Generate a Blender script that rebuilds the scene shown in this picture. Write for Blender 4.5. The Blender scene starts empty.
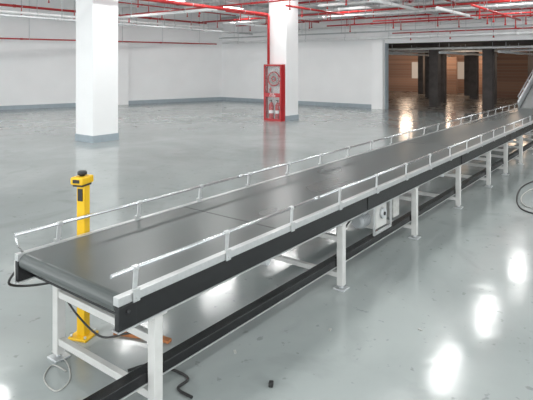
import bpy, bmesh, math, random
from mathutils import Vector, Matrix
random.seed(4)
S=bpy.context.scene
COL=bpy.context.collection
DX,DY=0.608,0.794
ANG=0.0
CA=math.atan2(DY,DX)
def G(D,N,z=0.0): return Vector((D,N,z))
def K(x,y,z=0.0): return Vector((x*DX+y*DY,-x*DY+y*DX,z))   # survey frame -> room frame

# ---------------------------------------------------------------- materials
def mat(name,col,rough=0.5,metal=0.0,noise=0.0,nscale=8.0,rvar=0.0,spec=0.5,coat=0.0,bump=0.0,emis=None,estr=0,alpha=1.0,stretch=None):
    m=bpy.data.materials.new(name); m.use_nodes=True
    nt=m.node_tree; b=nt.nodes['Principled BSDF']
    b.inputs['Base Color'].default_value=(*col,1); b.inputs['Roughness'].default_value=rough
    b.inputs['Metallic'].default_value=metal; b.inputs['Specular IOR Level'].default_value=spec
    b.inputs['Coat Weight'].default_value=coat; b.inputs['Coat Roughness'].default_value=0.08
    b.inputs['Alpha'].default_value=alpha
    tc=nt.nodes.new('ShaderNodeTexCoord'); n=nt.nodes.new('ShaderNodeTexNoise')
    n.inputs['Scale'].default_value=nscale; n.inputs['Detail'].default_value=6 if not stretch else 2
    if stretch:
        mp=nt.nodes.new('ShaderNodeMapping'); mp.inputs['Scale'].default_value=stretch
        nt.links.new(tc.outputs['Object'],mp.inputs['Vector']); nt.links.new(mp.outputs['Vector'],n.inputs['Vector'])
    else: nt.links.new(tc.outputs['Object'],n.inputs['Vector'])
    r=nt.nodes.new('ShaderNodeValToRGB')
    r.color_ramp.elements[0].position=0.3; r.color_ramp.elements[1].position=0.7
    r.color_ramp.elements[0].color=(*[c*(1-noise) for c in col],1)
    r.color_ramp.elements[1].color=(*[min(1,c*(1+noise)) for c in col],1)
    nt.links.new(n.outputs['Fac'],r.inputs['Fac']); nt.links.new(r.outputs['Color'],b.inputs['Base Color'])
    if rvar>0:
        mr=nt.nodes.new('ShaderNodeMapRange'); mr.inputs['To Min'].default_value=max(0.02,rough-rvar); mr.inputs['To Max'].default_value=rough+rvar
        mr.inputs['From Min'].default_value=0.3; mr.inputs['From Max'].default_value=0.7
        nt.links.new(n.outputs['Fac'],mr.inputs['Value']); nt.links.new(mr.outputs['Result'],b.inputs['Roughness'])
    if emis:
        b.inputs['Emission Color'].default_value=(*emis,1); b.inputs['Emission Strength'].default_value=estr
    return m

def floor_mat(name,c1,c2,stain,r0=.10,r1=.19):
    m=bpy.data.materials.new(name); m.use_nodes=True; nt=m.node_tree; L=nt.links
    b=nt.nodes['Principled BSDF']
    tc=nt.nodes.new('ShaderNodeTexCoord')
    def nz(s,d=8,dist=0.0):
        n=nt.nodes.new('ShaderNodeTexNoise'); n.inputs['Scale'].default_value=s; n.inputs['Detail'].default_value=d; n.inputs['Distortion'].default_value=dist
        L.new(tc.outputs['Object'],n.inputs['Vector']); return n
    a=nz(0.45,7,0.9); r=nt.nodes.new('ShaderNodeValToRGB'); e=r.color_ramp.elements
    e[0].position=.35; e[0].color=(*c1,1); e[1].position=.65; e[1].color=(*c2,1)
    L.new(a.outputs['Fac'],r.inputs['Fac'])
    s=nz(1.1,10,1.6); r2=nt.nodes.new('ShaderNodeValToRGB'); e=r2.color_ramp.elements
    e[0].position=.58; e[0].color=(0,0,0,1); e[1].position=.78; e[1].color=(1,1,1,1)
    L.new(s.outputs['Fac'],r2.inputs['Fac'])
    mm=nt.nodes.new('ShaderNodeMath'); mm.operation='MULTIPLY'; mm.inputs[1].default_value=stain; L.new(r2.outputs['Color'],mm.inputs[0])
    mx=nt.nodes.new('ShaderNodeMixRGB'); mx.inputs['Color2'].default_value=(c1[0]*.5,c1[1]*.5,c1[2]*.5,1)
    L.new(mm.outputs[0],mx.inputs['Fac']); L.new(r.outputs['Color'],mx.inputs['Color1'])
    f=nz(14,4); r3=nt.nodes.new('ShaderNodeValToRGB'); e=r3.color_ramp.elements
    e[0].position=.66; e[0].color=(0,0,0,1); e[1].position=.72; e[1].color=(1,1,1,1); L.new(f.outputs['Fac'],r3.inputs['Fac'])
    m2=nt.nodes.new('ShaderNodeMath'); m2.operation='MULTIPLY'; m2.inputs[1].default_value=.4; L.new(r3.outputs['Color'],m2.inputs[0])
    mx2=nt.nodes.new('ShaderNodeMixRGB'); mx2.inputs['Color2'].default_value=(c1[0]*.4,c1[1]*.4,c1[2]*.4,1)
    L.new(m2.outputs[0],mx2.inputs['Fac']); L.new(mx.outputs['Color'],mx2.inputs['Color1'])
    L.new(mx2.outputs['Color'],b.inputs['Base Color'])
    q=nz(1.4,6,1.0); mr=nt.nodes.new('ShaderNodeMapRange'); mr.inputs['From Min'].default_value=.3; mr.inputs['From Max'].default_value=.7
    mr.inputs['To Min'].default_value=r0; mr.inputs['To Max'].default_value=r1
    L.new(q.outputs['Fac'],mr.inputs['Value']); L.new(mr.outputs['Result'],b.inputs['Roughness'])
    b.inputs['Specular IOR Level'].default_value=.5
    w=nz(3.0,3,.3); bp=nt.nodes.new('ShaderNodeBump'); bp.inputs['Strength'].default_value=.13; bp.inputs['Distance'].default_value=.02
    L.new(w.outputs['Fac'],bp.inputs['Height']); L.new(bp.outputs['Normal'],b.inputs['Normal'])
    return m
def brick_mat(name,k=1.0):
    m=bpy.data.materials.new(name); m.use_nodes=True; nt=m.node_tree; b=nt.nodes['Principled BSDF']
    tc=nt.nodes.new('ShaderNodeTexCoord'); mp=nt.nodes.new('ShaderNodeMapping'); mp.inputs['Rotation'].default_value=(math.pi/2,0,math.pi/2)
    bt=nt.nodes.new('ShaderNodeTexBrick'); bt.inputs['Scale'].default_value=3
    bt.inputs['Color1'].default_value=(.44*k,.26*k,.18*k,1); bt.inputs['Color2'].default_value=(.32*k,.185*k,.13*k,1); bt.inputs['Mortar'].default_value=(.38*k,.33*k,.29*k,1)
    nt.links.new(tc.outputs['Object'],mp.inputs['Vector']); nt.links.new(mp.outputs['Vector'],bt.inputs['Vector']); nt.links.new(bt.outputs['Color'],b.inputs['Base Color'])
    b.inputs['Roughness'].default_value=.9
    return m

M_floor=floor_mat('epoxy_floor',(.30,.33,.325),(.385,.418,.41),.32)
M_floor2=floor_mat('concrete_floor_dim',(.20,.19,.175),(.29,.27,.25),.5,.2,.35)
M_wall=mat('painted_wall',(.92,.925,.925),.6,noise=.02,nscale=1.2)
M_ceil=mat('ceiling_paint',(.88,.89,.89),.8,noise=.04,nscale=1)
M_beam=mat('beam_paint',(.88,.89,.89),.8,noise=.04,nscale=1.5)
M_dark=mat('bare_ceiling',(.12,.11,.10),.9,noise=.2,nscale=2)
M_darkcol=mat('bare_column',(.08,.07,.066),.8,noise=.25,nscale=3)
M_base=mat('bluegrey_skirting',(.36,.42,.46),.5,noise=.08,nscale=6)
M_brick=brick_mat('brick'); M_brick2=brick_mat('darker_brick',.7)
M_red=mat('red_pipe_paint',(.50,.03,.03),.35,noise=.1,nscale=10)
M_redcab=mat('red_cabinet_paint',(.45,.02,.025),.3,noise=.05,nscale=6)
M_wpipe=mat('white_pipe',(.85,.86,.86),.4,noise=.04,nscale=6)
M_gpipe=mat('grey_pipe',(.50,.52,.53),.45,noise=.08,nscale=6)
M_galv=mat('galvanised_steel',(.60,.62,.63),.4,.6,noise=.1,nscale=20)
M_alu=mat('rail_aluminium',(.60,.61,.62),.24,.8,noise=.04,nscale=30)
M_white=mat('white_powder_coat',(.58,.58,.56),.4,noise=.05,nscale=12)
M_cream=mat('bracket_zinc',(.58,.59,.59),.30,.6,noise=.06,nscale=40)
M_black=mat('black_side_panel',(.010,.010,.011),.26,noise=.2,nscale=20)
M_rubber=mat('black_rubber',(.018,.018,.018),.5,noise=.2,nscale=20)
M_yellow=mat('yellow_paint',(.80,.48,.01),.38,noise=.06,nscale=10)
M_glass=mat('cabinet_glass',(.6,.65,.65),.08,alpha=.08)
M_grey=mat('hose_grey',(.42,.42,.40),.6,noise=.15,nscale=30)
M_chute=mat('chute_grey',(.42,.44,.45),.5,.2,noise=.08,nscale=10)
M_lining=mat('cabinet_lining',(.72,.74,.74),.6,noise=.1,nscale=10)
M_belt2=mat('incline_belt',(.16,.17,.17),.5,noise=.1,nscale=3)
M_seam=mat('belt_splice',(.05,.056,.055),.45)
M_wood=mat('raw_wood',(.45,.17,.06),.7,noise=.3,nscale=25)
M_whitetxt=mat('white_lettering',(.9,.9,.9),.5)
M_tube=mat('lamp_tube',(1,1,1),.4,emis=(1,.99,.96),estr=7)
M_win=mat('pale_window_pane',(.5,.45,.4),.3,emis=(1,.82,.66),estr=.22)
M_belt=mat('conveyor_belt',(.073,.083,.081),.29,noise=.12,nscale=.9,rvar=.03,spec=.45,stretch=(.5,1.2,1))

# ---------------------------------------------------------------- mesh builder
class B:
    def __init__(s): s.bm=bmesh.new()
    def box(s,c,sz,rot=None,bev=0.0,mi=0):
        r=bmesh.ops.create_cube(s.bm,size=1.0); vs=r['verts']
        for v in vs: v.co=Vector((v.co.x*sz[0],v.co.y*sz[1],v.co.z*sz[2]))
        if bev>0:
            es=list({e for v in vs for e in v.link_edges})
            rr=bmesh.ops.bevel(s.bm,geom=es,offset=bev,segments=2,affect='EDGES',profile=.5)
            vs=list({v for f in rr['faces'] for v in f.verts}|{v for v in vs if v.is_valid})
        fs={f for v in vs for f in v.link_faces}
        for f in fs: f.material_index=mi
        R=rot if rot else Matrix.Identity(3)
        for v in vs: v.co=R@v.co+Vector(c)
        return s
    def span(s,a,b,bev=0,mi=0):
        return s.box([(a[i]+b[i])/2 for i in range(3)],[abs(b[i]-a[i]) for i in range(3)],bev=bev,mi=mi)
    def tube(s,pts,r,seg=12,mi=0,smooth=True,cap=True):
        pts=[Vector(p) for p in pts]; n=len(pts); rings=[]; up=None
        for i,p in enumerate(pts):
            t=((pts[min(i+1,n-1)]-p).normalized()+(p-pts[max(i-1,0)]).normalized())
            t=t.normalized() if t.length>1e-6 else Vector((0,0,1))
            if up is None:
                up=t.orthogonal().normalized()
            up=(up-t*up.dot(t)); up=up.normalized() if up.length>1e-5 else t.orthogonal().normalized()
            w=t.cross(up); rr=r[i] if isinstance(r,(list,tuple)) else r
            k=1.0
            if 0<i<n-1:
                ca=(pts[i+1]-p).normalized().dot((p-pts[i-1]).normalized()); k=1/max(.6,math.sqrt(max(0.01,(1+ca)/2)))
            rings.append([s.bm.verts.new(p+(up*math.cos(2*math.pi*j/seg)+w*math.sin(2*math.pi*j/seg))*rr*(k if k<1.3 else 1.3)) for j in range(seg)])
        for i in range(n-1):
            for j in range(seg):
                f=s.bm.faces.new((rings[i][j],rings[i][(j+1)%seg],rings[i+1][(j+1)%seg],rings[i+1][j])); f.smooth=smooth; f.material_index=mi
        if cap:
            f=s.bm.faces.new(rings[0][::-1]); f.material_index=mi
            f=s.bm.faces.new(rings[-1]); f.material_index=mi
        return s
    def torus(s,c,R,r,axis='x',seg=28,mi=0):
        pts=[]
        for i in range(seg+1):
            a=2*math.pi*i/seg
            o={'x':(0,math.cos(a)*R,math.sin(a)*R),'y':(math.cos(a)*R,0,math.sin(a)*R),'z':(math.cos(a)*R,math.sin(a)*R,0)}[axis]
            pts.append(Vector(c)+Vector(o))
        return s.tube(pts,r,8,mi)
    def extr(s,prof,y0,y1,mi=0,smooth=False):
        a=[s.bm.verts.new((p[0],y0,p[1])) for p in prof]; b=[s.bm.verts.new((p[0],y1,p[1])) for p in prof]; n=len(prof)
        for i in range(n):
            f=s.bm.faces.new((a[i],a[(i+1)%n],b[(i+1)%n],b[i])); f.smooth=smooth; f.material_index=mi
        s.bm.faces.new(a[::-1]).material_index=mi; s.bm.faces.new(b).material_index=mi
        return s
    def obj(s,name,mats,parent=None,loc=(0,0,0),rotz=0.0,**props):
        bmesh.ops.recalc_face_normals(s.bm,faces=s.bm.faces)
        me=bpy.data.meshes.new(name); s.bm.to_mesh(me); s.bm.free()
        for m in (mats if isinstance(mats,(list,tuple)) else [mats]): me.materials.append(m)
        o=bpy.data.objects.new(name,me); COL.objects.link(o); o.location=loc; o.rotation_euler=(0,0,rotz)
        if parent: o.parent=parent
        for k,v in props.items(): o[k]=v
        return o
def empty(name,loc,rotz,label,category,**kw):
    e=bpy.data.objects.new(name,None); e.empty_display_size=.1; COL.objects.link(e); e.location=loc; e.rotation_euler=(0,0,rotz)
    e['label']=label; e['category']=category
    for k,v in kw.items(): e[k]=v
    return e
def gbox(name,m,D0,D1,N0,N1,z0,z1,**p):
    b=B(); b.box((0,0,0),(D1-D0,N1-N0,z1-z0))
    return b.obj(name,m,None,G((D0+D1)/2,(N0+N1)/2,(z0+z1)/2),ANG,**p)
def smooth_path(pts,n=8):
    P=[Vector(p) for p in pts]; out=[]
    for i in range(len(P)-1):
        p0=P[max(i-1,0)];p1=P[i];p2=P[i+1];p3=P[min(i+2,len(P)-1)]
        for k in range(n):
            t=k/n
            out.append(.5*((2*p1)+(-p0+p2)*t+(2*p0-5*p1+4*p2-p3)*t*t+(-p0+3*p1-3*p2+p3)*t**3))
    out.append(P[-1]); return out

# ---------------------------------------------------------------- setting
ZC=4.75
st=dict(kind='structure')
gbox('floor',M_floor,-8,19.95,-14,30,-.1,0,**st)
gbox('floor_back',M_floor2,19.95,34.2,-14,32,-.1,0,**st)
gbox('ceiling',M_ceil,-8,19.95,-14,30,ZC,ZC+.15,**st)
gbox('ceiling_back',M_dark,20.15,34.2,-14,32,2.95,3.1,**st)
gbox('wall_back',M_wall,19.8,20.05,9.06,18.3,0,ZC,**st)
gbox('wall_lintel',M_wall,19.8,20.05,-14,9.06,2.68,ZC,**st)
gbox('baseboard_back',M_base,19.775,19.8,9.06,18.06,0,.16,**st)
gbox('trim_opening',M_base,19.78,20.07,9.035,9.06,0,2.68,**st)
ca=G(19.8,18.06); cb=G(10.03,21.1); wd=(cb-ca).normalized(); we=ca+wd*30; wn=Vector((-wd.y,wd.x,0))
if wn.dot(-ca)<0: wn=-wn
wang=math.atan2(wd.y,wd.x)
def lw(a,off,z): return ca+wd*a+wn*off+Vector((0,0,z))
def lbox(name,m,a0,a1,o0,o1,z0,z1,**p):
    b=B(); b.box((0,0,0),(a1-a0,abs(o1-o0),z1-z0))
    return b.obj(name,m,None,lw((a0+a1)/2,(o0+o1)/2,(z0+z1)/2),wang,**p)
lbox('wall_left',M_wall,-.3,30,-.25,0,0,ZC,**st)
lbox('baseboard_left',M_base,0,30,0,.025,0,.16,**st)
gbox('wall_rear',M_brick,34,34.25,-14,32,0,3.0,**st)
gbox('wall_partition',M_brick2,30.0,30.2,5.7,7.4,0,2.95,**st)
gbox('wall_partition_far',M_brick2,32.6,32.8,10.2,11.6,0,2.3,**st)
gbox('wall_partition_low',M_brick,29.2,29.4,2.2,4.4,0,2.2,**st)
ti=[0]
def trim(*a,m=M_beam):
    ti[0]+=1; gbox('trim_%d'%ti[0],m,*a,**st)
for n0,w in ((4.4,.35),(11.95,.4)): trim(-2,19.8,n0-w/2,n0+w/2,4.25,ZC)
for d0 in (6.7,13.95): trim(d0-.18,d0+.18,-12,20,4.3,ZC)
for d0 in (16.0,18.0,19.3): trim(d0-.1,d0+.1,-12,18.5,4.45,ZC)
for n0 in (1.5,7.0,9.7,14.6,17.2): trim(2,19.7,n0-.1,n0+.1,4.45,ZC)
for d0 in (21.5,23,24.5,26,27.5,29,30.5,32): trim(d0-.12,d0+.12,-12,30,2.70,2.95,m=M_darkcol)

def column(c,w,h,label,m=M_wall,band=True):
    o=B().box((0,0,h/2),(w,w,h),bev=.012).obj('column',m,None,c,ANG,label=label,category='column')
    if band:
        B().box((0,0,.08),(w+.02,w+.02,.16)).obj('base_band',M_base,o,(0,0,0),0)
    return o
column(K(-4.07,12.49),.70,4.22,'white square concrete column with blue-grey painted foot')
C2=K(.565,17.19)
column(C2,.70,4.22,'white square column standing behind the red fire cabinet')
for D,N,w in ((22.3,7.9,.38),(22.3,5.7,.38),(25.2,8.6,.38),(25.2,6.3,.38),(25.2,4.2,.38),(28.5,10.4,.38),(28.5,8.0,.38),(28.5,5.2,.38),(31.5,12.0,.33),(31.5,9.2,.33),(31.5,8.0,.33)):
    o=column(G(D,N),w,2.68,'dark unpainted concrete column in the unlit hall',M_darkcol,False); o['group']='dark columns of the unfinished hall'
ti[0]+=1; lbox('trim_%d'%ti[0],M_wall,5.0,5.6,0,.18,0,ZC,**st)
ti[0]+=1; lbox('trim_%d'%ti[0],M_wall,11.5,12.1,0,.18,0,ZC,**st)
ti[0]+=1; gbox('trim_%d'%ti[0],M_wall,19.55,19.8,9.06,9.55,0,2.85,**st)
for i,(n0,n1) in enumerate(((4.2,4.9),(7.6,8.0),(9.9,10.6),(12.6,13.6))):
    gbox('window_%d'%(i+1),M_win,33.95,34.0,n0,n1,.9,2.0,**st)

# ---------------------------------------------------------------- ceiling pipes
def pipe(pts,r,m,label,name='pipe',drops=0,group=None,hang=True,fl=1.9,ztop=ZC):
    P=[Vector(p) for p in pts]; o0=P[0].copy(); a0=math.atan2((P[1]-P[0]).y,(P[1]-P[0]).x)
    Rz=Matrix.Rotation(-a0,3,'Z'); Q=[Rz@(p-o0) for p in P]
    b=B(); b.tube(Q,r,12)
    for a,c in zip(Q[:-1],Q[1:]):
        L=(c-a).length; t=(c-a).normalized()
        for j in range(1,int(L//3)+1):
            if j*3<L: q=a+t*j*3; b.tube([q-t*.05,q+t*.05],r*1.25,12)
    o=b.obj(name,m,None,o0,a0,label=label,category='pipe')
    if group: o['group']=group
    a,c=Q[0],Q[1]; L=(c-a).length; t=(c-a).normalized()
    if hang:
        k=max(2,int(L//fl))
        for j in range(k):
            q=a+t*(L*(j+.5)/k)
            B().tube([q+Vector((0,0,r)),Vector((q.x,q.y,ztop-o0.z))],.009,6).torus(q,r*1.1,.009,'x' ,12).obj('hanger_rod',M_galv,o)
    for j in range(drops):
        q=a+t*(L*(j+.5)/drops)
        B().tube([q-Vector((0,0,r*.5)),q-Vector((0,0,.24))],.016,8).tube([q-Vector((0,0,.24)),q-Vector((0,0,.29))],[.024,.034],8).obj('sprinkler_head',M_red,o)
    return o
RL='red painted sprinkler pipe hung under the ceiling'; RG='red sprinkler pipes'
def dpipe(N,z,D0,D1,r,m,L,g,dr=0): pipe([G(D0,N,z),G(D1,N,z)],r,m,L,drops=dr,group=g)
def npipe(D,z,N0,N1,r,m,L,g,dr=0): pipe([G(D,N0,z),G(D,N1,z)],r,m,L,drops=dr,group=g)
dpipe(14,4.02,1,18.5,.05,M_red,RL,RG,6)
dpipe(17.9,3.85,0,18.5,.045,M_red,RL,RG,9)
dpipe(16.0,4.12,4,18.5,.025,M_red,RL,RG,7)
dpipe(11.3,3.55,12.6,18.3,.03,M_red,RL,RG,4)
dpipe(7.2,4.05,8,18.5,.04,M_red,RL,RG,4)
dpipe(5.6,3.9,11,18.5,.025,M_red,RL,RG,4)
dpipe(9.2,3.62,13,18.3,.035,M_red,RL,RG,3)
dpipe(3.7,3.25,13,18.3,.03,M_red,RL,RG,4)
dpipe(2.7,3.7,10,18.3,.04,M_red,RL,RG,4)
npipe(12.3,3.68,4,16.8,.03,M_red,RL,RG,7)
npipe(17.3,3.78,-6,17,.04,M_red,RL,RG,12)
npipe(18.45,3.40,-6,11,.03,M_red,RL,RG,8)
npipe(15.2,3.98,-4,10.5,.035,M_red,RL,RG,5)
npipe(19.46,3.06,1,8.6,.022,M_red,RL,RG,5)
npipe(19.72,3.75,1,17,.03,M_red,RL,RG,9)
npipe(16.9,3.35,0.5,8.2,.025,M_red,RL,RG,5)
WL='white painted service pipe hung under the ceiling'; WG='white service pipes'
GL='slim grey conduit pipe below the ceiling'
npipe(19.3,2.90,-8,17.5,.06,M_wpipe,WL,WG)
npipe(19.0,3.12,-8,17.5,.03,M_gpipe,GL,WG)
npipe(19.6,3.38,-8,17.5,.05,M_wpipe,WL,WG)
npipe(18.7,3.9,-8,17.5,.07,M_wpipe,WL,WG)
npipe(19.15,4.1,-8,17.5,.07,M_gpipe,'grey duct pipe below the ceiling',WG)
npipe(16.5,3.56,-8,15.0,.035,M_wpipe,WL,WG)
npipe(17.65,3.95,-8,15.0,.06,M_wpipe,WL,WG)
npipe(14.6,3.75,-8,9,.05,M_wpipe,WL,WG)
npipe(11.6,3.5,10.8,16.2,.05,M_wpipe,WL,WG)
dpipe(16.6,3.5,4,18.3,.05,M_wpipe,WL,WG)
dpipe(15.3,3.25,6,18.9,.03,M_gpipe,GL,WG)
dpipe(13.2,3.8,12.6,18,.04,M_wpipe,WL,WG)
dpipe(8.3,3.9,12.6,18.3,.05,M_wpipe,WL,WG)
dpipe(6.4,3.6,13,18.3,.05,M_wpipe,WL,WG)
dpipe(12.6,3.35,14.6,18.8,.045,M_wpipe,WL,WG)
dpipe(4.9,3.35,14,18.8,.045,M_wpipe,WL,WG)
pipe([lw(.5,.35,2.85),lw(16,.35,2.85)],.03,M_red,'thin red pipe running along the white wall',group=RG)
for D,z in ((21.9,2.5),(24.8,2.45),(27.0,2.5)):
    pipe([G(D,-2,z),G(D,15,z)],.05,M_wpipe,'pale pipe under the dark ceiling',group='pipes in the unlit hall',ztop=2.95)
for N in (4.9,7.1,9.6):
    pipe([G(20.6,N,2.3),G(29.5,N,2.3)],.05,M_gpipe,'dull grey pipe under the dark ceiling',group='pipes in the unlit hall',ztop=2.95)
cabc=C2+G(-.49,.02,0)
rz=3.45
riser=cabc+G(.02,.25,0)
hp=[riser+G(-9,0,rz),riser+G(-.12,0,rz)]+[riser+G(-.12+.12*math.sin(a),0,rz-.12+.12*math.cos(a)) for a in (.4,.8,1.2,math.pi/2)]+[riser+Vector((0,0,1.825))]
pipe(hp,.044,M_red,'red fire main bending down into the fire cabinet',drops=0)
def tray(p0,p1,w,label):
    p0=Vector(p0);p1=Vector(p1);L=(p1-p0).length;a=math.atan2((p1-p0).y,(p1-p0).x)
    b=B(); b.span((0,-w/2,0),(L,w/2,.006)); b.span((0,-w/2,0),(L,-w/2+.004,.08)); b.span((0,w/2-.004,0),(L,w/2,.08))
    o=b.obj('cable_tray',M_wpipe,None,p0,a,label=label,category='cable tray')
    k=int(L//2.5)
    for j in range(k):
        x=(j+.5)*L/k
        B().tube([(x,-w/2,.01),(x,-w/2,ZC-p0.z)],.008,6).obj('hanger_rod',M_galv,o)
        B().tube([(x,w/2,.01),(x,w/2,ZC-p0.z)],.008,6).obj('hanger_rod',M_galv,o)
tray(G(18.1,-8,4.2),G(18.1,16.5,4.2),.3,'pale metal cable tray hung under the ceiling')
tray(G(3,17.3,4.2),G(17.0,17.3,4.2),.3,'pale metal cable tray hung under the ceiling')

# ---------------------------------------------------------------- lamps
LE=40
def lamp(D,N,z=4.22):
    e=empty('tube_light',G(D,N,z),ANG,'twin-tube fluorescent batten hanging from the ceiling','ceiling light',group='fluorescent ceiling lights')
    B().box((0,0,.03),(1.25,.12,.05),bev=.008).obj('lamp_housing',M_white,e)
    for y in (-.035,.035): B().tube([(-.59,y,-.018),(.59,y,-.018)],.014,10).obj('lamp_tube',M_tube,e)
    for x in (-.45,.45): B().tube([(x,0,.05),(x,0,ZC-z)],.005,6).obj('hanger_rod',M_galv,e)
    l=bpy.data.lights.new('lamp_glow','AREA'); l.shape='RECTANGLE'; l.size=1.2; l.size_y=.3; l.energy=LE; l.color=(1,.995,.985)
    lo=bpy.data.objects.new('lamp_glow',l); COL.objects.link(lo); lo.parent=e; lo.location=(0,0,-.045)
for N in (-1.1,3.4,9.4,14.4):
    for D in (-3,.6,4,7.6,10.2,13.1,16.5):
        if N==14.4 and D<1: continue
        lamp(D,N)
for D,N,en in ((24,7.3,22),(27.2,5.6,32),(31.5,10.6,75),(33,8.6,60),(31.5,13,65),(32,5.0,55)):
    l=bpy.data.lights.new('work_lamp','POINT'); l.energy=en; l.color=(1,.76,.56); l.shadow_soft_size=.4
    lo=bpy.data.objects.new('work_lamp',l); COL.objects.link(lo); lo.location=G(D,N,2.1)

# ---------------------------------------------------------------- fire cabinet
fc=empty('fire_cabinet',cabc,ANG,'red metal fire cabinet with glazed doors and hose reel','fire cabinet')
w=.70;d=.22;h=1.82
b=B(); b.span((d/2-.02,-w/2,0),(d/2,w/2,h)); b.span((-d/2+.03,-w/2,0),(d/2-.02,-w/2+.02,h)); b.span((-d/2+.03,w/2-.02,0),(d/2-.02,w/2,h))
for z in (0,.82,h-.03): b.span((-d/2+.03,-w/2+.02,z),(d/2-.02,w/2-.02,z+.03))
b.obj('body',M_redcab,fc)
b=B(); b.span((d/2-.03,-w/2+.03,.86),(d/2-.021,w/2-.03,h-.04)); b.obj('back_lining',M_lining,fc,label='pale grey inner lining')
B().span((d/2-.03,-w/2+.03,.04),(d/2-.021,w/2-.03,.81)).obj('back_lining',M_lining,fc)
def door(z0,z1,fr):
    b=B(); x0,x1=-d/2,-d/2+.028
    b.span((x0,-w/2,z0),(x1,-w/2+fr,z1),bev=.003); b.span((x0,w/2-fr,z0),(x1,w/2,z1),bev=.003)
    b.span((x0,-w/2+fr,z0),(x1,w/2-fr,z0+fr)); b.span((x0,-w/2+fr,z1-fr),(x1,w/2-fr,z1))
    o=b.obj('door',M_redcab,fc)
    B().span((x0+.012,-w/2+fr,z0+fr),(x0+.018,w/2-fr,z1-fr)).obj('glass_pane',M_glass,o,label='clear glass pane')
    B().tube([(x0,-w/2+fr*.5,(z0+z1)/2-.06),(x0-.03,-w/2+fr*.5,(z0+z1)/2-.05),(x0-.03,-w/2+fr*.5,(z0+z1)/2+.05),(x0,-w/2+fr*.5,(z0+z1)/2+.06)],.008,8).obj('handle',M_alu,o)
    return o
d1=door(.84,h,.055); d2=door(.0,.84,.07)
rl=B().torus((-.03,0,1.35),.22,.024,'x').torus((-.03,0,1.35),.075,.022,'x').obj('hose_reel',M_redcab,fc,label='round red hose reel wound with pale hose')
b=B(); b.torus((0,0,1.35),.175,.024,'x'); b.torus((0,0,1.35),.13,.024,'x'); b.obj('hose',M_grey,rl,label='pale wound hose')
B().tube([(0,.16,.9),(0,.16,1.02),(-.02,.12,1.06)],[.03,.035,.02],12).obj('valve',M_redcab,fc)
for y in (-.14,.12):
    o=B().tube([(0,y,.04),(0,y,.06),(0,y,.50),(0,y,.56),(0,y,.60)],[.07,.085,.085,.05,.025],16).obj('fire_extinguisher',M_redcab,fc)
    B().tube([(0,y,.60),(0,y,.66)],.018,8).box((-.03,y,.66),(.12,.02,.02)).obj('valve_lever',M_black,o)
    B().tube([(0,y,.24),(0,y,.34)],.0865,16,cap=False).obj('paper_label',M_whitetxt,o)
def text(body,loc,size,parent,m=M_whitetxt,name='lettering',rot=(math.pi/2,0,-math.pi/2)):
    c=bpy.data.curves.new(name,'FONT'); c.body=body; c.size=size; c.align_x='CENTER'; c.align_y='CENTER'; c.extrude=.0015
    t=bpy.data.objects.new('tmp',c); COL.objects.link(t); bpy.context.view_layer.update()
    me=bpy.data.meshes.new_from_object(t.evaluated_get(bpy.context.evaluated_depsgraph_get()))
    bpy.data.objects.remove(t); me.materials.clear(); me.materials.append(m)
    o=bpy.data.objects.new(name,me); COL.objects.link(o); o.parent=parent; o.location=loc; o.rotation_euler=rot
text('消火栓',(-d/2-.002,0,.84+.028),.055,d1)
text('灭火器箱',(-d/2-.002,0,.805),.065,d2)

# ---------------------------------------------------------------- conveyor
P0=K(-.695,2.434); W=.966; HB=.70; L=13.0
cv=empty('belt_conveyor',P0,ANG,'long flat belt conveyor with dark belt, black sides and white legs','conveyor')
R=.045
prof=[]
for i in range(13):
    a=math.pi/2+math.pi*i/12
    prof.append((.05+R*math.cos(a),HB-R+R*math.sin(a)))
prof+= [(L,HB-2*R),(L,HB)]
B().extr(prof,.04,W-.035,smooth=False).obj('belt',M_belt,cv,label='smooth dark grey-green rubber belt')
for s in (1.3,5.6,9.6):
    B().span((s,.045,HB),(s+.012,W-.04,HB+.0012)).obj('belt_seam',M_seam,cv)
PB=HB-.155
for y0,y1,nm in ((0,.03,0),(W-.03,W,1)):
    x=0.0
    while x<L-.01:
        x1=min(L,x+2.6)
        b=B(); b.span((x+.002,y0,PB),(x1-.002,y1,HB-.034),bev=.003)
        b.obj('side_panel',M_black,cv,label='gloss black side panel')
        x=x1
    b=B(); b.span((0,y0-.003 if nm==0 else y0-.004,HB-.036),(L,y1+.008 if nm==0 else y1+.003,HB+.005),bev=.002)
    b.obj('edge_strip',M_cream,cv,label='bright metal strip along belt edge')
    b=B(); b.span((0,y0-.003,PB-.008),(L,y1+.02 if nm==0 else y1,PB)); b.obj('bottom_flange',M_cream,cv)
x=2.6
while x<L-.5:
    b=B(); b.box((x,-.003,HB-.095),(.05,.006,.11),bev=.001)
    b.obj('joint_plate',M_black,cv); x+=2.6
for y,sg in ((-.006,-1),(W+.006,1)):
    b=B(); b.box((.05,y,HB-.09),(.10,.010,.105),bev=.003)
    o=b.obj('end_plate',M_white if sg>0 else M_black,cv)
    B().tube([(.05,y,HB-.07),(.05,y+sg*.010,HB-.07),(.05,y+sg*.014,HB-.07)],[.010,.010,.006],16).obj('roller_bearing',M_rubber,o)
B().tube([(.05,.032,HB-R),(.05,W-.032,HB-R)],.040,20).obj('end_roller',M_galv,cv)
B().span((.10,.03,PB),(.14,W-.03,HB-.105)).obj('end_crossbar',M_black,cv)
B().span((.16,.03,HB-.135),(L,W-.03,HB-.12)).obj('bed_plate',M_galv,cv)

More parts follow.
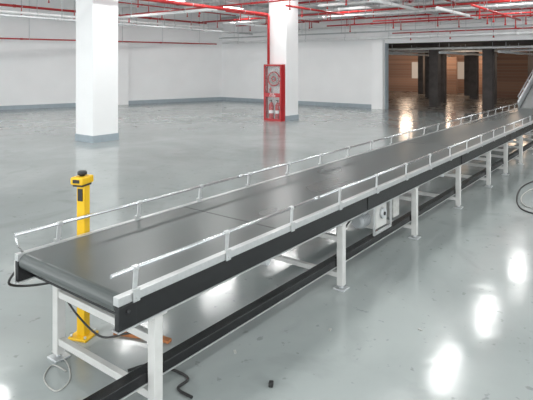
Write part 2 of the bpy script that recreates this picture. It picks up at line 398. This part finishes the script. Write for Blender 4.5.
RZ=HB+.115
def rails(y,starts):
    for a,c in starts:
        b=B(); b.tube([(a,y,RZ),(c,y,RZ)],.0105,16)
        b.obj('guard_rail',M_alu,cv,label='round bright metal guard rail')
        B().tube([(c-.02,y,RZ),(c+.05,y,RZ)],.0122,12).obj('rail_joint',M_alu,cv)
rails(.012,((-.03,1.75),(1.78,4.7),(4.73,7.7),(7.73,10.6),(10.63,12.95)))
rails(W-.012,((-.01,2.0),(2.03,5.0),(5.03,8.0),(8.03,11.0),(11.03,12.95)))
def bracket(x,side):
    y=.0 if side<0 else W; o=side
    b=B()
    b.box((x,y+o*.010,HB-.010),(.042,.005,.060),bev=.0015)
    b.box((x,y+o*.004,HB+.020),(.042,.018,.005),bev=.001)
    sh=.008
    vs=[(x-.013,HB+.020),(x+.013,HB+.020),(x+.013+sh,RZ-.008),(x-.013+sh,RZ-.008)]
    b.extr(vs,y-o*.001,y-o*.007)
    b.box((x+sh,y-o*.012,RZ),(.036,.025,.027),bev=.006)
    b.tube([(x,y+o*.008,HB-.02),(x,y+o*.018,HB-.02)],.007,6)
    b.tube([(x+sh,y+o*.000,RZ),(x+sh,y+o*.010,RZ)],.006,6)
    return b
proto={}
for side,start,step in ((-1,.10,.665),(1,.27,.62)):
    x=start
    while x<12.9:
        if side not in proto:
            proto[side]=bracket(0,side).obj('rail_bracket',M_cream,cv,(x,0,0),label='bent metal rail bracket')
        else:
            q=proto[side].copy(); q.location=(x,0,0); COL.objects.link(q); q.parent=cv
        x+=step
y=W-.012
B().tube([(.0,y,RZ-.010),(.01,y,RZ-.07),(.04,y,HB+.005)],.006,8).obj('end_guard_wire',M_alu,cv)

LS=[.255,2.18,3.73,5.17,6.59,7.63,8.76,10.1,11.5,12.8]
T=.055
def leg_mesh():
    b=B(); b.box((0,0,(PB-.008+.03)/2),(T,T,PB-.008-.03),bev=.004)
    b.box((0,0,PB-.018),(.12,T*.9,.02),bev=.003)
    return b
pl=None;pf=None
for s in LS:
    for y in (.036,W-.036):
        if pl is None:
            pl=leg_mesh().obj('leg',M_white,cv,(s,y,0)); lg=pl
            b=B(); b.box((0,0,.006),(.10,.10,.012),bev=.003); b.tube([(0,0,.01),(0,0,.035)],.012,8); b.tube([(0,0,.012),(0,0,.022)],.02,6)
            pf=b.obj('levelling_foot',M_galv,lg)
        else:
            lg=pl.copy(); lg.location=(s,y,0); COL.objects.link(lg); f=pf.copy(); COL.objects.link(f); f.parent=lg
    for z in (.11,.40):
        B().box((s,W/2,z),(.04,W-.072-T,.04),bev=.003).obj('cross_beam',M_white,cv)
for y,x0 in ((.036,-.10),(W-.036,2.18)):
    sg=1 if y<.5 else -1
    b=B(); b.span((x0,y+sg*.032,.175),(L,y+sg*.10,.232),bev=.003); b.obj('lower_stretcher',M_black,cv,label='black channel stretcher near the floor')
    B().span((x0,y+sg*.030,.167),(L,y+sg*.102,.175)).obj('stretcher_lip',M_cream,cv)
# drive unit: gearbox with framed panel, flanged motor beside it
o=B().box((3.03,.17,.40),(.24,.18,.25),bev=.018).obj('drive_gearbox',M_white,cv,label='pale gearbox housing of the belt drive')
b=B()
for z in (.265,.525): b.box((3.0,.058,z),(.38,.012,.026))
for x in (2.82,3.18): b.box((x,.058,.395),(.026,.012,.26))
b.obj('mounting_frame',M_cream,o)
B().tube([(3.03,.08,.41),(3.03,.052,.41)],.05,20).obj('shaft_cover',M_galv,o)
B().tube([(3.03,.055,.41),(3.03,.046,.41)],.018,12).obj('shaft_end',M_rubber,o)
b=B(); b.tube([(2.92,.19,.37),(2.76,.19,.37),(2.73,.19,.37)],[.062,.062,.045],20)
for k in range(5): b.torus((2.78+k*.027,.19,.37),.064,.005,'x',20)
b.obj('motor_body',M_chute,o)
B().box((2.83,.19,.455),(.08,.08,.05),bev=.008).obj('terminal_box',M_galv,o)
B().box((3.30,.10,.42),(.14,.10,.20),bev=.008).obj('control_box',M_grey,cv,label='small grey junction box')
for s in (1.2,4.6,6.0,8.1,9.5,11):
    B().tube([(s,.03,HB-.19),(s,W-.03,HB-.19)],.025,12).obj('return_roller',M_galv,cv)
b=B(); b.tube(smooth_path([(.02,W+.02,HB-.10),(-.02,W+.03,HB-.17),(.08,W+.02,HB-.215),(.2,W-.1,HB-.20),(.3,W-.2,HB-.17)]),.007,8)
b.obj('power_cable',M_rubber,cv,label='thin black hanging cable')
b=B(); b.tube(smooth_path([(2.83,.2,.48),(2.6,.12,.50),(2.35,.1,.42),(2.25,.08,.27),(2.2,.1,.235)]),.007,8); b.obj('power_cable',M_rubber,cv)
b=B(); b.tube(smooth_path([(.26,W-.08,.40),(.27,W-.2,.31),(.26,W-.45,.26),(.27,W-.65,.33),(.26,W-.8,.40)]),.006,8); b.obj('power_cable',M_rubber,cv)

# inclined conveyor
L2=5.2; sl=math.radians(19)
ic=empty('incline_conveyor',P0+G(13.06,0,0),ANG,'grey metal inclined conveyor with solid sides and rails','conveyor')
Ry=Matrix.Rotation(-sl,3,'Y')
def ip(x,y,z): return Vector((0,0,HB))+Ry@Vector((x,y,z))
def inc(c,sz,nm,m,**k):
    b=B(); b.box(ip(*c),sz,rot=Ry,bev=.003); return b.obj(nm,m,ic,**k)
inc((L2/2,W/2,-.03),(L2,W-.08,.05),'belt',M_belt2,label='dark grey sloping belt')
for y in (.015,W-.015):
    inc((L2/2,y,.02),(L2,.03,.26),'side_frame',M_chute,label='grey sheet metal side')
    inc((L2/2,y,.158),(L2,.05,.018),'side_flange',M_galv)
    inc((L2/2,y,.30),(L2,.022,.022),'guard_rail',M_alu)
    for k in range(9): inc((.1+k*(L2-.2)/8,y,.235),(.02,.02,.14),'rail_post',M_cream)
for s in (1.2,3.0,4.8):
    zt=HB+s*math.tan(sl)-.13
    for y in (.04,W-.04):
        B().box((s,y,zt/2),(.06,.06,zt),bev=.004).obj('leg',M_white,ic)
    B().box((s,W/2,zt*.5),(.04,W-.14,.04)).obj('cross_beam',M_white,ic)

# ---------------------------------------------------------------- yellow post
yp=empty('safety_bollard',K(-1.215,3.45),.35,'yellow steel post with black sensor strip and emergency button','bollard')
PH=1.03
b=B(); b.span((-.031,-.031,.01),(.031,.031,PH),bev=.007); b.obj('post',M_yellow,yp)
B().box((0,0,.008),(.14,.14,.016),bev=.004).obj('base_plate',M_yellow,yp)
for x in (-.052,.052):
    for y in (-.052,.052): B().tube([(x,y,.016),(x,y,.030)],.009,6).obj('anchor_bolt',M_galv,yp)
b=B(); b.box((-.033,0,PH-.085),(.008,.036,.08),bev=.002); b.obj('sensor_strip',M_rubber,yp,label='black sensor window')
hd=B().box((-.012,0,PH+.012),(.125,.095,.05),bev=.010).obj('switch_box',M_yellow,yp,label='yellow emergency switch box')
B().box((-.012,0,PH-.018),(.10,.075,.016),bev=.003).obj('box_collar',M_rubber,hd)
B().box((-.076,0,PH+.012),(.003,.05,.022)).obj('box_plate',M_rubber,hd)
B().tube([(-.012,0,PH+.035),(-.012,0,PH+.045),(-.012,0,PH+.047),(-.012,0,PH+.064),(-.012,0,PH+.071)],[.018,.018,.031,.031,.022],20).obj('push_button',M_rubber,hd,label='black round push button')
B().tube([(.050,0,PH+.0),(.060,0,PH-.02),(.05,0,PH-.06),(.028,0,PH-.09)],.006,8).obj('switch_cable',M_rubber,hd)

# ---------------------------------------------------------------- loose things on the floor
def fl(u,v,z=0.0):
    Y=(1.8-z)*520/(v-65); return K((u-266.5)*Y/520,Y,z)
def plank(p,L_,w_,t_,a,label):
    B().box((0,0,t_/2),(L_,w_,t_),bev=.002).obj('wood_offcut',M_wood,None,(p[0],p[1],0),a-CA,label=label,category='wood scrap')
plank(K(-.90,3.46),.24,.05,.02,-.25,'reddish-brown wood offcut lying on the floor')
plank(K(-.68,3.40),.12,.04,.02,-.5,'short brown wood scrap beside the offcut')
def cable(pts,r,m,label,name='floor_cable'):
    P=smooth_path([Vector((p[0],p[1],r+.001+(p[2] if len(p)>2 else 0))) for p in pts]); o0=P[0].copy(); o0.z=0
    B().tube([p-o0 for p in P],r,8).obj(name,m,None,o0,0,label=label,category='cable')
cable([fl(128,372)[:2],fl(150,366)[:2],fl(172,371)[:2],fl(188,380)[:2],fl(178,390)[:2],fl(192,399)[:2]],.008,M_rubber,'black power cable snaking on the floor')
cable([fl(52,352)[:2],fl(66,362)[:2],fl(70,380)[:2],fl(56,392)[:2],fl(44,380)[:2],fl(52,366)[:2],fl(66,372)[:2]],.004,M_grey,'thin grey wire loop on the floor')
cable([fl(545,178)[:2],fl(524,186)[:2],fl(517,198)[:2],fl(522,210)[:2],fl(545,217)[:2]],.009,M_rubber,'dark hose curving across the floor','floor_hose')
cable([fl(545,186)[:2],fl(529,191)[:2],fl(521,199)[:2],fl(526,207)[:2],fl(545,211)[:2]],.008,M_grey,'grey hose curving across the floor','floor_hose')
p=fl(271,386); B().box((0,0,.012),(.035,.025,.024),bev=.004).obj('metal_clip',M_rubber,None,(p.x,p.y,0),.5,label='small dark metal clip on the floor',category='clip')
for (u,v,a) in ((330,330,.3),(420,330,1.2),(235,352,.9)):
    p=fl(u,v); B().box((0,0,.003),(.03,.015,.006)).obj('debris_chip',M_grey,None,(p.x,p.y,0),a,label='small grey chip of debris on the floor',category='debris',group='floor debris chips')

# ---------------------------------------------------------------- world, camera
wld=bpy.data.worlds.new('world'); S.world=wld; wld.use_nodes=True
wld.node_tree.nodes['Background'].inputs['Color'].default_value=(.955,.98,1,1)
wld.node_tree.nodes['Background'].inputs['Strength'].default_value=3.1
cam=bpy.data.cameras.new('camera'); co=bpy.data.objects.new('camera',cam); COL.objects.link(co)
co.location=(0,0,1.8); co.rotation_euler=(math.pi/2,0,-CA)
cam.sensor_width=36; cam.lens=520/533*36; cam.shift_y=-135/533; cam.clip_start=.05; cam.clip_end=200
S.camera=co
S.view_settings.view_transform='Standard'
